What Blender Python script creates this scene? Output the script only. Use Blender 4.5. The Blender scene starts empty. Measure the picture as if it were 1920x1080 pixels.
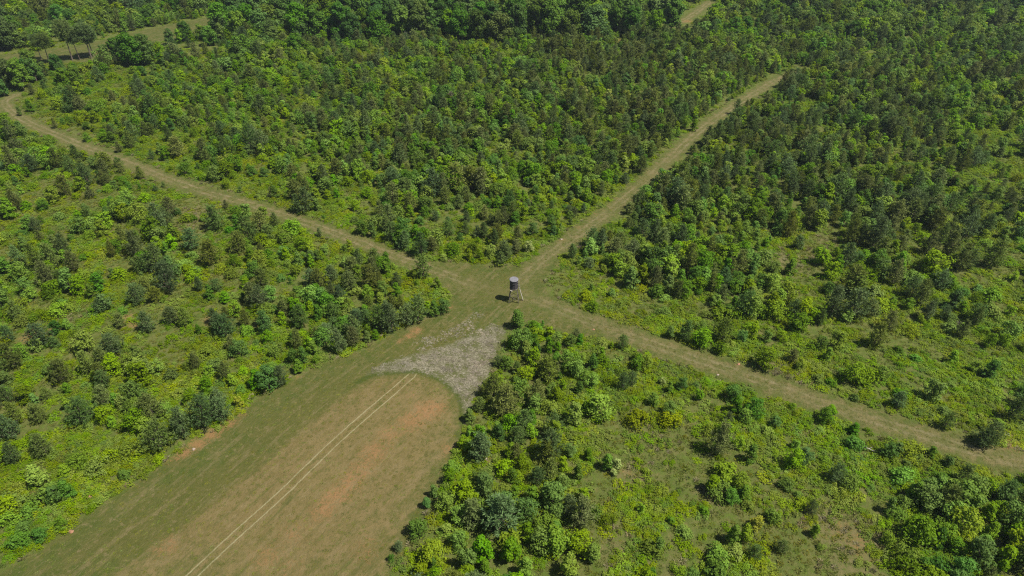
import bpy, math, random
import numpy as np
from mathutils import Vector, Matrix

# ------------------------------------------------------------------ camera, light, exposure
SC = bpy.context.scene
COL = SC.collection
SEED = 7
rng = np.random.default_rng(SEED)
random.seed(SEED)
CAM_H, PITCH, FPX = 95.0, math.radians(36.0), 1280.0      # drone height, tilt below horizon, focal length in photo pixels
cam_d = bpy.data.cameras.new('camera'); cam_d.sensor_fit = 'HORIZONTAL'; cam_d.sensor_width = 36.0
cam_d.lens = 36.0 * FPX / 1920.0; cam_d.clip_start = 0.5; cam_d.clip_end = 20000
cam = bpy.data.objects.new('camera', cam_d); COL.objects.link(cam)
cam.location = (0, 0, CAM_H); cam.rotation_euler = (math.pi/2 - PITCH, 0, 0)
SC.camera = cam

SUN = Vector((2.8, -0.95, 5.0)).normalized()               # towards the sun
sd = bpy.data.lights.new('sun', 'SUN'); sd.energy = 4.8; sd.angle = math.radians(0.53); sd.color = (1.0, 0.955, 0.88)
so = bpy.data.objects.new('sun', sd); COL.objects.link(so)
so.rotation_euler = SUN.to_track_quat('Z', 'Y').to_euler(); so.location = (0, 0, 200)
W = bpy.data.worlds.new('World'); SC.world = W; W.use_nodes = True
wn = W.node_tree.nodes; wl = W.node_tree.links
sky = wn.new('ShaderNodeTexSky'); sky.sky_type = 'NISHITA'; sky.sun_disc = False
sky.sun_elevation = math.asin(SUN.z); sky.sun_rotation = math.atan2(SUN.x, SUN.y)
wn['Background'].inputs['Strength'].default_value = 0.06
wl.new(sky.outputs[0], wn['Background'].inputs['Color'])
SC.view_settings.view_transform = 'Standard'; SC.view_settings.look = 'None'
SC.view_settings.gamma = 1.0; SC.view_settings.exposure = 0.6
SC.render.engine = 'CYCLES'
SC.cycles.max_bounces = 6; SC.cycles.diffuse_bounces = 3; SC.cycles.glossy_bounces = 1
SC.cycles.transmission_bounces = 3; SC.cycles.volume_bounces = 0
SC.cycles.use_denoising = False; SC.cycles.filter_width = 1.2

# ------------------------------------------------------------------ ground shape and photo directions
def height(x, y):
    return (0.55*np.sin(x/37.0+1.0)*np.sin(y/45.0+0.6) + 0.30*np.sin(x/17.0+y/23.0)
            + 0.10*np.sin(x/6.1-y/7.3) + 0.05*np.sin(x/2.9+y/3.7))
CS, SN = math.cos(PITCH), math.sin(PITCH)
def ground(px, py):
    px = np.asarray(px, float); py = np.asarray(py, float)
    u, v = (px-960)/FPX, (540-py)/FPX
    dx, dy, dz = u, CS+v*SN, -SN+v*CS
    z = 0.0
    for _ in range(5):
        t = (z-CAM_H)/dz
        x, y = dx*t, dy*t
        z = height(x, y)
    return x, y
def project(x, y, z):
    zz = z-CAM_H
    dep = y*CS - zz*SN
    return 960+FPX*x/dep, 540-FPX*(y*SN+zz*CS)/dep, dep
def pts(lst):
    a = np.array(lst, float); x, y = ground(a[:, 0], a[:, 1]); return np.stack([x, y], 1)

def seg_dist(P, A, B):
    d = B-A; t = np.clip(((P-A)@d)/(d@d+1e-9), 0, 1)
    return np.hypot(*(P-(A+t[:, None]*d)).T)
def line_all(P, L, signed=False):
    D = np.full(len(P), 1e9); S = np.ones(len(P))
    for i in range(len(L)-1):
        e = seg_dist(P, L[i], L[i+1])
        if signed:
            d = L[i+1]-L[i]; q = P-L[i]; m = e < D; S[m] = np.where(d[0]*q[m, 1]-d[1]*q[m, 0] < 0, -1, 1)
        D = np.minimum(D, e)
    return D*S
def line_dist(P, L, signed=False):                                           # exact near the line, clamped at 15 m
    D = np.full(len(P), 15.0)
    lo, hi = L.min(0)-15, L.max(0)+15
    k = np.nonzero(((P > lo) & (P < hi)).all(1))[0]
    if len(k) and len(L) > 8:
        C = np.concatenate([L[::4], L[-1:]]); k = k[line_all(P[k], C) < 18]
    if len(k): D[k] = np.clip(line_all(P[k], L, signed), -15, 15)
    return D
def poly_sd(P, L):                                             # positive inside, clamped at 15 m outside
    D = np.full(len(P), -15.0)
    lo, hi = L.min(0)-15, L.max(0)+15
    k = np.nonzero(((P > lo) & (P < hi)).all(1))[0]; Q_ = P[k]
    if not len(k): return D
    E = np.full(len(k), 1e9); ins = np.zeros(len(k), bool)
    for i in range(len(L)):
        A, B = L[i-1], L[i]
        E = np.minimum(E, seg_dist(Q_, A, B))
        c = (A[1] > Q_[:, 1]) != (B[1] > Q_[:, 1])
        with np.errstate(divide='ignore', invalid='ignore'):
            xi = (B[0]-A[0])*(Q_[:, 1]-A[1])/(B[1]-A[1])+A[0]
        ins ^= c & (Q_[:, 0] < xi)
    D[k] = np.where(ins, E, -np.minimum(E, 15)); return D
def smooth_line(L, n=4):
    L = [np.array(p) for p in L]; out = []
    for i in range(len(L)-1):
        p0, p1, p2, p3 = L[max(i-1, 0)], L[i], L[i+1], L[min(i+2, len(L)-1)]
        for k in range(n):
            t = k/n
            out.append(0.5*((2*p1)+(-p0+p2)*t+(2*p0-5*p1+4*p2-p3)*t*t+(-p0+3*p1-3*p2+p3)*t**3))
    out.append(L[-1]); return np.array(out)

LANES = [   # name, centre line, half width in metres
    ('left_track', smooth_line(pts([(30,178),(8,193),(40,222),(90,246),(160,275),(240,306),(330,341),(430,372),(520,400),(600,427),(680,457),(760,487),(840,515),(930,548)])), 2.9),
    ('far_track', smooth_line(pts([(960,545),(990,513),(1030,477),(1090,436),(1150,390),(1205,343),(1260,293),(1312,245),(1370,203),(1420,172),(1452,152),(1490,137)])), 3.1),
    ('right_track', smooth_line(pts([(925,545),(1000,561),(1060,585),(1130,612),(1200,637),(1270,661),(1350,688),(1430,716),(1520,749),(1600,775),(1700,806),(1800,838),(1920,870),(2080,908)])), 3.3),
    ('distant_track', smooth_line(pts([(1255,50),(1285,36),(1312,18),(1330,4)])), 3.2),
]
FIELD = smooth_line(pts([(-60,1110),(60,1042),(112,1003),(170,962),(250,908),(330,856),(432,792),(482,748),(540,717),(600,684),(690,652),(760,612),(836,578),
    (845,560),(822,525),(800,500),(850,492),(900,496),(945,500),(990,492),(1035,470),(1050,490),(1025,515),(1024,545),(1060,572),(1140,600),
    (1150,630),(1080,628),(1010,606),(955,612),(938,650),(915,700),(880,752),(868,790),(860,835),(815,915),(785,985),(745,1050),(720,1110)]), 3)
STRAW = smooth_line(pts([(692,702),(702,692),(760,669),(828,651),(878,629),(905,616),(938,610),(946,618),(937,650),(922,690),(906,722),(886,757),(870,775),(863,748),(846,726),(816,707),(786,697),(748,697),(692,702)]), 3)
MEADOW = smooth_line(pts([(-60,152),(15,140),(60,122),(120,119),(205,110),(218,88),(270,80),(360,70),(435,46),(425,30),(350,40),(270,56),(190,76),(140,86),(60,98),(-60,112),(-60,152)]), 2)
PLOT = smooth_line(pts([(700,702),(750,697),(790,698),(820,709),(848,728),(864,752),(868,790),(860,835),(815,915),(785,985),(745,1050),(720,1110),(180,1110),(300,1010),(430,905),(560,800),(640,735),(700,702)]), 3)   # browner sown plot inside the field
TRACK = pts([(300,1132),(361,1079),(450,996),(540,915),(625,832),(700,766),(774,702)])
CLAY = [(x, y, r, s) for x, y, r, s in [
    (345,850,1.6,.9),(370,832,1.8,1.),(400,812,1.8,1.),(428,795,1.7,.9),(455,778,1.2,.7),(320,862,1.2,.6),
    (768,630,1.3,.9),(782,620,1.5,1.),(750,640,1.,.8),(838,578,1.4,.9),(560,706,1.,.6),(665,662,1.,.5),
    (800,770,3.6,.85),(822,765,2.2,.8),(770,790,3.2,.75),(730,815,3.,.6),(700,850,3.2,.7),(680,880,3.,.65),(655,905,3.,.65),(630,930,2.8,.75),(608,955,2.6,.75),(590,975,2.,.5),
    (550,1000,3.,.45),(500,1045,3.5,.5),(310,1025,3.,.5),(690,1030,3.,.45),(770,742,1.8,.45),(840,840,2.,.6),(560,880,3.,.3),(470,960,3.,.25),(540,1065,3.,.4),
    (60,630,3.4,.8),(90,625,3.,.7),(235,600,2.6,.8),(255,608,2.,.8),(395,600,2.,.8),(555,575,2.,.6),(150,625,2.,.5),(545,572,1.6,.7),
    (1890,825,3.4,.75),(1870,815,2.4,.7),(1915,830,2.8,.7),(1580,995,3.6,.45),(1610,1020,3.6,.5),(1545,1000,2.,.35),(1175,885,1.4,.6),(915,861,.9,.9),
    (1690,156,5.,.7),(1720,150,4.,.7),(1660,160,4.,.6),(1660,240,3.,.6),(1550,280,3.,.6),(1100,75,6.,.7),(1160,78,6.,.7),(1060,76,5.,.6),(1200,72,4.,.5),
    (1085,425,1.6,.5),(1055,450,1.6,.5),(1115,400,1.6,.45),(1290,40,4.,.7),(1120,360,1.5,.3),(360,395,3.,.35),(190,100,4.,.6),(1385,684,.7,.7),(995,475,1.2,.4)]]
DRY = [(375,400,7.,.9),(350,430,5.,.8),(1480,490,6.5,.9),(1540,480,5.,.9),(1560,455,4.,.8),(1230,820,6.,.5),(1190,890,4.,.8),(1340,930,5.,.6),(1400,800,5.,.4),(1580,1000,6.5,.8),(1600,1060,6.,.7),(1160,1030,5.,.6),(1250,1060,6.,.4),
       (130,600,5.,.5),(60,400,6.,.5),(110,350,8.,.4),(640,420,6.,.5),(700,330,6.,.5),(480,340,5.,.4),(860,900,5.,.4),(830,1000,5.,.3),(1440,690,4.,.6),(1500,715,4.,.6),(1590,770,3.,.6),(1640,800,3.,.5),(1600,215,5.,.6)]
pc = np.array([c[:2] for c in CLAY], float); CLX, CLY = ground(pc[:, 0], pc[:, 1])
pd_ = np.array([c[:2] for c in DRY], float); DRX, DRY_Y = ground(pd_[:, 0], pd_[:, 1])

def fields(P):
    edge = np.full(len(P), -1e9); dl = np.full(len(P), 1e3); which = np.zeros(len(P), int)
    for i, (_, L, hw) in enumerate(LANES):
        d = line_dist(P, L, True); e = hw-np.abs(d); m = e > edge
        edge = np.where(m, e, edge); dl = np.where(m, d, dl); which = np.where(m, i, which)
    fld = poly_sd(P, FIELD); mead = poly_sd(P, MEADOW); stw = poly_sd(P, STRAW)
    trk = line_dist(P, TRACK, True)
    red = np.zeros(len(P)); dry = np.zeros(len(P))
    for (a, b, r, s), x, y in zip(CLAY, CLX, CLY):
        k = np.nonzero((np.abs(P[:, 0]-x) < 3*r) & (np.abs(P[:, 1]-y) < 3*r))[0]
        red[k] = np.maximum(red[k], s*np.exp(-((P[k, 0]-x)**2+(P[k, 1]-y)**2)/(r*r)))
    for (a, b, r, s), x, y in zip(DRY, DRX, DRY_Y):
        k = np.nonzero((np.abs(P[:, 0]-x) < 3*r) & (np.abs(P[:, 1]-y) < 3*r))[0]
        dry[k] = np.maximum(dry[k], s*np.exp(-((P[k, 0]-x)**2+(P[k, 1]-y)**2)/(r*r)))
    return dict(edge=edge, dl=dl, which=which, fld=fld, mead=mead, stw=stw, trk=trk, plot=poly_sd(P, PLOT), red=red, dry=dry)

# ------------------------------------------------------------------ mesh and node helpers
def mesh_quads(name, V, F, mats, midx=None, smooth=False):
    V = np.asarray(V, np.float32).reshape(-1, 3); F = np.asarray(F, np.int32); n = F.shape[1]
    me = bpy.data.meshes.new(name)
    me.vertices.add(len(V)); me.vertices.foreach_set('co', V.ravel())
    me.loops.add(F.size); me.loops.foreach_set('vertex_index', F.ravel())
    me.polygons.add(len(F))
    me.polygons.foreach_set('loop_start', np.arange(0, F.size, n, dtype=np.int32))
    me.polygons.foreach_set('loop_total', np.full(len(F), n, np.int32))
    if midx is not None: me.polygons.foreach_set('material_index', np.asarray(midx, np.int32))
    me.polygons.foreach_set('use_smooth', np.full(len(F), smooth, bool))
    for m in mats: me.materials.append(m)
    me.update(calc_edges=True); return me
def obj(name, me, parent=None, loc=None):
    o = bpy.data.objects.new(name, me); COL.objects.link(o)
    if parent: o.parent = parent
    if loc is not None: o.location = loc
    return o
def tag(o, label=None, cat=None, group=None, kind=None):
    for k, v in (('label', label), ('category', cat), ('group', group), ('kind', kind)):
        if v: o[k] = v
    return o
class N:                                                       # small node-tree builder
    def __init__(s, name):
        s.m = bpy.data.materials.new(name); s.m.use_nodes = True; s.t = s.m.node_tree
        for n in list(s.t.nodes): s.t.nodes.remove(n)
        s.out = s.t.nodes.new('ShaderNodeOutputMaterial')
    def new(s, typ, **kw):
        n = s.t.nodes.new(typ)
        for k, v in kw.items(): setattr(n, k, v)
        return n
    def put(s, sock, v):
        if isinstance(v, bpy.types.NodeSocket): s.t.links.new(v, sock)
        elif v is not None:
            if sock.type == 'RGBA' and len(v) == 3: v = (*v, 1)
            sock.default_value = v
    def mix(s, f, a, b, blend='MIX'):
        n = s.new('ShaderNodeMix', data_type='RGBA', blend_type=blend)
        s.put(n.inputs[0], f); s.put(n.inputs[6], a); s.put(n.inputs[7], b); return n.outputs[2]
    def math(s, op, a, b=None, c=None, clamp=False):
        n = s.new('ShaderNodeMath', operation=op); n.use_clamp = clamp
        for i, v in enumerate((a, b, c)): s.put(n.inputs[i], v)
        return n.outputs[0]
    def ramp(s, x, lo, hi):                                     # smoothstep
        n = s.new('ShaderNodeMapRange', interpolation_type='SMOOTHSTEP')
        s.put(n.inputs[0], x); n.inputs[1].default_value = lo; n.inputs[2].default_value = hi; return n.outputs[0]
    def attr(s, name):
        n = s.new('ShaderNodeAttribute', attribute_name=name); return n.outputs['Fac']
    def noise(s, scale, detail=3, rough=.55, vec=None, dist=0.0):
        n = s.new('ShaderNodeTexNoise'); n.inputs['Scale'].default_value = scale; n.inputs['Detail'].default_value = detail
        n.inputs['Roughness'].default_value = rough; n.inputs['Distortion'].default_value = dist
        if vec is None:
            if not hasattr(s, 'pos'): s.pos = s.new('ShaderNodeNewGeometry').outputs['Position']
            vec = s.pos
        s.put(n.inputs['Vector'], vec); return n.outputs['Fac']

def leaf_mat(name, c1, c2, transl=.32, spec=.25, rough=.55, ovar=.35, hue=.03):
    b = N(name)
    geo = b.new('ShaderNodeNewGeometry'); oi = b.new('ShaderNodeObjectInfo')
    col = b.mix(geo.outputs['Random Per Island'], c1, c2)
    pn = b.noise(.055, 3, .6, oi.outputs['Location']); pn2 = b.noise(.16, 2, .6, oi.outputs['Location'])
    hsv = b.new('ShaderNodeHueSaturation'); b.put(hsv.inputs['Color'], col)
    b.put(hsv.inputs['Value'], b.math('MULTIPLY', b.math('MULTIPLY_ADD', oi.outputs['Random'], ovar*2, 1-ovar), b.math('MULTIPLY_ADD', pn2, 1.2, .40)))
    r2 = b.math('FRACT', b.math('MULTIPLY', oi.outputs['Random'], 7.31))
    b.put(hsv.inputs['Hue'], b.math('ADD', b.math('MULTIPLY_ADD', r2, -2*hue, .5+hue), b.math('MULTIPLY_ADD', pn, .10, -.064)))
    r3 = b.math('FRACT', b.math('MULTIPLY', oi.outputs['Random'], 23.7))
    b.put(hsv.inputs['Saturation'], b.math('MULTIPLY_ADD', r3, .25, .85))
    p = b.new('ShaderNodeBsdfPrincipled'); b.put(p.inputs['Base Color'], hsv.outputs[0])
    p.inputs['Roughness'].default_value = rough; p.inputs['Specular IOR Level'].default_value = spec
    t = b.new('ShaderNodeBsdfTranslucent'); b.put(t.inputs['Color'], b.mix(.5, hsv.outputs[0], (.16, .2, .02)))
    mx = b.new('ShaderNodeMixShader'); mx.inputs[0].default_value = transl
    b.t.links.new(p.outputs[0], mx.inputs[1]); b.t.links.new(t.outputs[0], mx.inputs[2])
    b.t.links.new(mx.outputs[0], b.out.inputs['Surface']); return b.m
def plain_mat(name, c1, c2, scale=6.0, rough=.8, spec=.2):
    b = N(name)
    tc = b.new('ShaderNodeTexCoord').outputs['Object']
    f = b.ramp(b.noise(scale, 4, .6, tc), .3, .7)
    p = b.new('ShaderNodeBsdfPrincipled'); b.put(p.inputs['Base Color'], b.mix(f, c1, c2))
    p.inputs['Roughness'].default_value = rough; p.inputs['Specular IOR Level'].default_value = spec
    bp = b.new('ShaderNodeBump'); bp.inputs['Strength'].default_value = .4; bp.inputs['Distance'].default_value = .03
    b.put(bp.inputs['Height'], b.noise(scale*3, 3, .6, tc)); b.t.links.new(bp.outputs[0], p.inputs['Normal'])
    b.t.links.new(p.outputs[0], b.out.inputs['Surface']); return b.m

M = {
 'pine':   leaf_mat('pine_needles', (.060,.126,.028), (.118,.202,.050), .30, .16, .6, .25, .012),
 'olive':  leaf_mat('olive_pine_needles', (.094,.142,.022), (.165,.222,.046), .30, .16, .6, .28, .015),
 'mid':    leaf_mat('green_leaves', (.076,.190,.010), (.132,.272,.018), .42, .16, .6, .30, .018),
 'bright': leaf_mat('bright_green_leaves', (.126,.256,.006), (.196,.350,.011), .44, .16, .6, .25, .018),
 'blue':   leaf_mat('dark_green_leaves', (.052,.134,.014), (.088,.200,.022), .36, .16, .6, .25, .015),
 'lime':   leaf_mat('lime_leaves', (.22,.30,.035), (.32,.38,.07), .42, .2, .5, .15, .02),
 'mat':    leaf_mat('vine_leaves', (.132,.232,.004), (.190,.308,.008), .44, .12, .6, .22, .02),
 'wood':   leaf_mat('woodland_leaves', (.058,.148,.014), (.098,.210,.022), .42, .16, .5, .30, .025),
 'grass':  leaf_mat('rough_grass', (.140,.195,.018), (.220,.250,.042), .45, .15, .6, .25, .03),
 'dry':    leaf_mat('dry_grass_blades', (.22,.20,.085), (.32,.295,.15), .35, .15, .6, .2, .01),
 'straw':  leaf_mat('dead_straw', (.19,.168,.11), (.33,.30,.215), .25, .15, .6, .2, .01),
 'brown':  leaf_mat('dead_brown_leaves', (.12,.075,.045), (.19,.125,.08), .1, .1, .7, .2, .01),
 'bark':   plain_mat('grey_brown_bark', (.09,.07,.055), (.17,.14,.11), 5),
 'pbark':  plain_mat('pine_bark', (.11,.085,.065), (.20,.16,.125), 5),
}

# ------------------------------------------------------------------ ground
def ground_mat():
    b = N('grassland')
    n1 = b.noise(.07, 4, .6); n2 = b.noise(.45, 5, .65); n3 = b.noise(2.6, 6, .75); n4 = b.noise(9, 4, .75)
    ed = b.noise(.9, 4, .65)
    wob = b.math('MULTIPLY_ADD', ed, 3.0, -1.5)
    ms = b.new('ShaderNodeVectorRotate', rotation_type='Z_AXIS'); b.put(ms.inputs['Vector'], b.pos); ms.inputs['Angle'].default_value = -math.atan2(TRACK[-1][1]-TRACK[0][1], TRACK[-1][0]-TRACK[0][0])
    mv = b.new('ShaderNodeMapping'); mv.inputs['Scale'].default_value = (.12, 1.0, 1); b.put(mv.inputs['Vector'], ms.outputs[0])
    streak = b.noise(.9, 5, .7, mv.outputs[0], .3)
    n5 = b.noise(1.1, 6, .8)
    rough = b.mix(b.ramp(n2, .35, .68), (.074,.100,.018), (.122,.122,.036))
    rough = b.mix(b.math('MULTIPLY', b.ramp(n3, .45, .75), .6), rough, (.052,.070,.014))
    rough = b.mix(b.math('MULTIPLY', b.ramp(b.math('ADD', b.attr('dry'), b.math('MULTIPLY', b.math('SUBTRACT', n3, .5), .8)), .15, .8), .85), rough, b.mix(b.ramp(b.math('ADD', n5, b.math('MULTIPLY', n4, .4)), .6, .8), (.165,.132,.060), (.082,.092,.026)))
    mown = b.mix(b.ramp(n2, .36, .66), (.060,.074,.014), (.108,.086,.028))
    mown = b.mix(b.ramp(b.math('ADD', n1, b.math('MULTIPLY', b.attr('fld'), .012)), .42, .62), mown, b.mix(b.ramp(n2, .4, .6), (.118,.084,.027), (.088,.076,.018)))
    mown = b.mix(b.math('MULTIPLY', b.ramp(b.attr('fld'), 9, 2), .6), mown, b.mix(b.ramp(n2, .38, .62), (.056,.080,.013), (.088,.088,.022)))
    mown = b.mix(b.math('MULTIPLY', b.ramp(n3, .50, .70), .6), mown, (.045,.052,.015))
    mown = b.mix(b.math('MULTIPLY', b.ramp(n3, .48, .30), .45), mown, (.150,.128,.060))
    mown = b.mix(b.math('MULTIPLY', b.ramp(n4, .58, .74), .55), mown, (.185,.165,.085))
    mown = b.mix(b.math('MULTIPLY', b.ramp(n4, .44, .28), .5), mown, (.045,.050,.015))
    plot = b.ramp(b.math('ADD', b.attr('plot'), b.math('MULTIPLY', wob, .8)), .2, 2.6)
    mown = b.mix(.6, mown, b.mix(plot, b.mix(b.ramp(n2, .38, .62), (.058,.082,.014), (.094,.098,.026)), b.mix(b.ramp(n2, .38, .62), (.142,.116,.042), (.205,.150,.066))))
    mown = b.mix(b.math('MULTIPLY', b.ramp(streak, .50, .64), .4), mown, (.180,.142,.068))
    mown = b.mix(b.math('MULTIPLY', b.ramp(streak, .48, .34), .55), mown, (.070,.082,.020))
    mown = b.mix(b.math('MULTIPLY', b.ramp(n5, .54, .64), .7), mown, (.066,.078,.018))
    mown = b.mix(b.math('MULTIPLY', b.ramp(n5, .46, .36), .6), mown, (.185,.145,.070))
    rim = b.math('MULTIPLY', b.ramp(b.attr('plot'), -1.1, -.3), b.math('MULTIPLY', b.ramp(b.attr('plot'), 1.0, .2), b.ramp(b.attr('stw'), -4.5, -3.0)))
    mown = b.mix(b.math('MULTIPLY', rim, .8), mown, (.050,.068,.012))
    rough = b.mix(b.math('MULTIPLY', b.ramp(n5, .50, .60), .65), rough, (.085,.128,.016))
    rough = b.mix(b.math('MULTIPLY', b.ramp(n5, .46, .36), .5), rough, (.140,.128,.045))
    rough = b.mix(b.math('MULTIPLY', b.ramp(n4, .55, .70), .5), rough, (.170,.165,.06))
    inn = b.ramp(b.math('ADD', b.math('MAXIMUM', b.attr('fld'), b.attr('mead')), b.math('MULTIPLY', wob, .7)), -.5, .5)
    lane_f = b.ramp(b.math('ADD', b.attr('edge'), b.math('MULTIPLY', wob, .75)), -.6, .7)
    verge = b.mix(b.ramp(n2, .36, .66), (.076,.098,.018), (.116,.112,.034))
    core = b.mix(b.ramp(n2, .36, .66), (.102,.106,.030), (.158,.130,.054))
    lane = b.mix(b.ramp(b.math('ADD', b.attr('edge'), wob), .2, 2.0), verge, core)
    lane = b.mix(b.math('MULTIPLY', b.ramp(n3, .48, .64), .7), lane, (.056,.064,.018))
    lane = b.mix(b.math('MULTIPLY', b.ramp(n4, .46, .32), .6), lane, (.046,.050,.015))
    lane = b.mix(b.math('MULTIPLY', b.ramp(n4, .58, .74), .4), lane, (.185,.165,.09))
    rutd = b.math('ABSOLUTE', b.math('SUBTRACT', b.math('ABSOLUTE', b.math('ADD', b.attr('dl'), b.math('MULTIPLY_ADD', ed, .8, -.4))), .85))
    rut = b.math('MULTIPLY', b.math('SUBTRACT', 1.0, b.ramp(rutd, .08, .55)), b.ramp(b.math('ADD', n2, b.math('MULTIPLY', n5, .6)), .58, .95))
    lane = b.mix(b.math('MULTIPLY', b.ramp(n5, .52, .66), .5), lane, (.066,.074,.020))
    lane = b.mix(b.math('MULTIPLY', b.math('MULTIPLY', rut, .65), b.ramp(n1, .22, .62)), lane, (.200,.170,.090))
    col = b.mix(inn, rough, mown)
    col = b.mix(b.math('MULTIPLY', lane_f, b.math('SUBTRACT', 1.0, b.math('MULTIPLY', b.ramp(b.attr('fld'), 0, 9), .75))), col, lane)
    # red clay
    rf = b.ramp(b.math('ADD', b.attr('red'), b.math('ADD', b.math('MULTIPLY', b.math('SUBTRACT', n3, .5), 2.0), b.math('MULTIPLY', b.math('SUBTRACT', n5, .5), 1.8))), .25, .95)
    clay = b.mix(n4, (.235,.112,.042), (.27,.160,.078))
    col = b.mix(b.math('MULTIPLY', b.math('MULTIPLY', rf, b.ramp(b.attr('red'), .02, .25)), .75), col, clay)
    # pale twin track over the field
    td = b.math('ABSOLUTE', b.math('SUBTRACT', b.math('ABSOLUTE', b.math('ADD', b.attr('trk'), b.math('MULTIPLY_ADD', ed, .3, -.15))), .75))
    tr = b.math('MULTIPLY', b.math('SUBTRACT', 1.0, b.ramp(td, .05, .17)), b.ramp(b.math('ADD', n3, b.math('MULTIPLY', n2, .5)), .45, .85))
    tr = b.math('MULTIPLY', tr, b.ramp(b.attr('stw'), -.2, -1.2))
    col = b.mix(b.math('MULTIPLY', tr, .85), col, (.27,.245,.13))
    # grey straw
    mp = b.new('ShaderNodeMapping'); mp.inputs['Scale'].default_value = (1.0, 2.6, 1); mp.inputs['Rotation'].default_value = (0, 0, .6)
    b.put(mp.inputs['Vector'], b.pos)
    sn = b.noise(1.9, 6, .8, mp.outputs[0], 1.2)
    sw = b.ramp(b.math('ADD', b.attr('stw'), b.math('ADD', b.math('MULTIPLY', wob, 1.6), b.math('MULTIPLY_ADD', n3, 2.4, -1.2))), -.7, .8)
    straw = b.mix(b.ramp(sn, .42, .62), (.078,.072,.034), (.30,.272,.195))
    straw = b.mix(b.math('MULTIPLY', b.ramp(b.math('ADD', n2, b.math('MULTIPLY', n3, .4)), .64, .80), .9), straw, (.080,.088,.026))
    straw = b.mix(b.math('MULTIPLY', b.ramp(n5, .52, .64), .6), straw, (.075,.066,.036))
    col = b.mix(b.math('MULTIPLY', sw, .95), col, straw)
    p = b.new('ShaderNodeBsdfPrincipled'); b.put(p.inputs['Base Color'], col)
    p.inputs['Roughness'].default_value = .95; p.inputs['Specular IOR Level'].default_value = .08
    bp = b.new('ShaderNodeBump'); bp.inputs['Strength'].default_value = .8; bp.inputs['Distance'].default_value = .22
    b.put(bp.inputs['Height'], b.math('ADD', b.math('MULTIPLY', n5, 1.6), b.math('ADD', b.math('MULTIPLY', n3, .9), b.math('MULTIPLY', n4, .4))))
    b.t.links.new(bp.outputs[0], p.inputs['Normal'])
    b.t.links.new(p.outputs[0], b.out.inputs['Surface']); return b.m
GM = ground_mat()
ATTRS = ('edge', 'dl', 'fld', 'mead', 'stw', 'trk', 'plot', 'red', 'dry')
X0, X1, Y0, Y1, CELL = -340.0, 340.0, 30.0, 470.0, 0.9
gx = np.concatenate([[-6000, -2500, -1000], np.arange(X0, X1+.1, CELL), [1000, 2500, 6000]])
gy = np.concatenate([[-3000, -800, -150], np.arange(Y0, Y1+.1, CELL), [900, 2500, 9000]])
GX, GY = np.meshgrid(gx, gy); P = np.stack([GX.ravel(), GY.ravel()], 1)
fade = np.clip(1-np.maximum(np.abs(P[:, 0])-X1, np.maximum(P[:, 1]-Y1, Y0-P[:, 1]))/200, 0, 1)
GZ = height(P[:, 0], P[:, 1])*fade
FD = fields(P)
nx, ny = len(gx), len(gy)
I = np.arange(nx*ny).reshape(ny, nx)
Q = np.stack([I[:-1, :-1].ravel(), I[:-1, 1:].ravel(), I[1:, 1:].ravel(), I[1:, :-1].ravel()], 1)
def ground_part(name, faces, lift):
    used, inv = np.unique(faces, return_inverse=True)
    V = np.stack([P[used, 0], P[used, 1], GZ[used]+lift], 1)
    me = mesh_quads(name, V, inv.reshape(-1, 4), [GM], smooth=True)
    for a in ATTRS:
        at = me.attributes.new(a, 'FLOAT', 'POINT'); at.data.foreach_set('value', FD[a][used].astype(np.float32))
    return tag(obj(name, me), kind='structure')
ground_part('ground', Q, 0.0)
qe = FD['edge'][Q].max(1); qf = FD['fld'][Q].max(1); qs = FD['stw'][Q].max(1); qm = FD['mead'][Q].max(1); qw = FD['which'][Q[:, 0]]
is_straw = qs > .2; is_field = (qf > 0) & ~is_straw
ground_part('dead_straw_ground', Q[is_straw], .004)
ground_part('mown_field', Q[is_field], .004)
for i, (nm, _, _) in enumerate(LANES):
    f = (qe > 0) & (qw == i) & ~is_field & ~is_straw & (qm <= 0)
    ground_part(nm, Q[f], .004)
ground_part('meadow', Q[qm > 0], .004)

# ------------------------------------------------------------------ plant meshes
def unit(v): return v/np.maximum(np.linalg.norm(v, axis=-1, keepdims=True), 1e-9)
def rhombs(C, D, S, L, Wd, r):
    """leaf-shaped quads: centres C, long axis D, normals roughly S, lengths L, widths Wd"""
    D = unit(D); B = unit(np.cross(D, S)); L = np.asarray(L)[:, None]; Wd = np.asarray(Wd)[:, None]
    up = unit(np.cross(B, D))
    v = np.stack([C-D*L*.5, C+B*Wd*.5+D*L*.08+up*Wd*.12, C+D*L*.5, C-B*Wd*.5+D*L*.08+up*Wd*.12], 1)
    return v.reshape(-1, 3)
def tube(pts_, radii, sides=6):
    pts_ = np.array(pts_, float); V = []; F = []
    for i, p in enumerate(pts_):
        d = unit(pts_[min(i+1, len(pts_)-1)]-pts_[max(i-1, 0)])
        a = unit(np.cross(d, [0.3, 1, .1])); c = np.cross(d, a)
        for k in range(sides):
            t = 2*math.pi*k/sides; V.append(p+radii[i]*(math.cos(t)*a+math.sin(t)*c))
    for i in range(len(pts_)-1):
        for k in range(sides):
            F.append((i*sides+k, i*sides+(k+1) % sides, (i+1)*sides+(k+1) % sides, (i+1)*sides+k))
    return np.array(V), np.array(F)
def merge(parts):
    V, F, o = [], [], 0
    for v, f in parts: V.append(v); F.append(f+o); o += len(v)
    return np.concatenate(V), np.concatenate(F)
def soup(V): return np.asarray(V), np.arange(len(V)).reshape(-1, 4)

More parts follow.
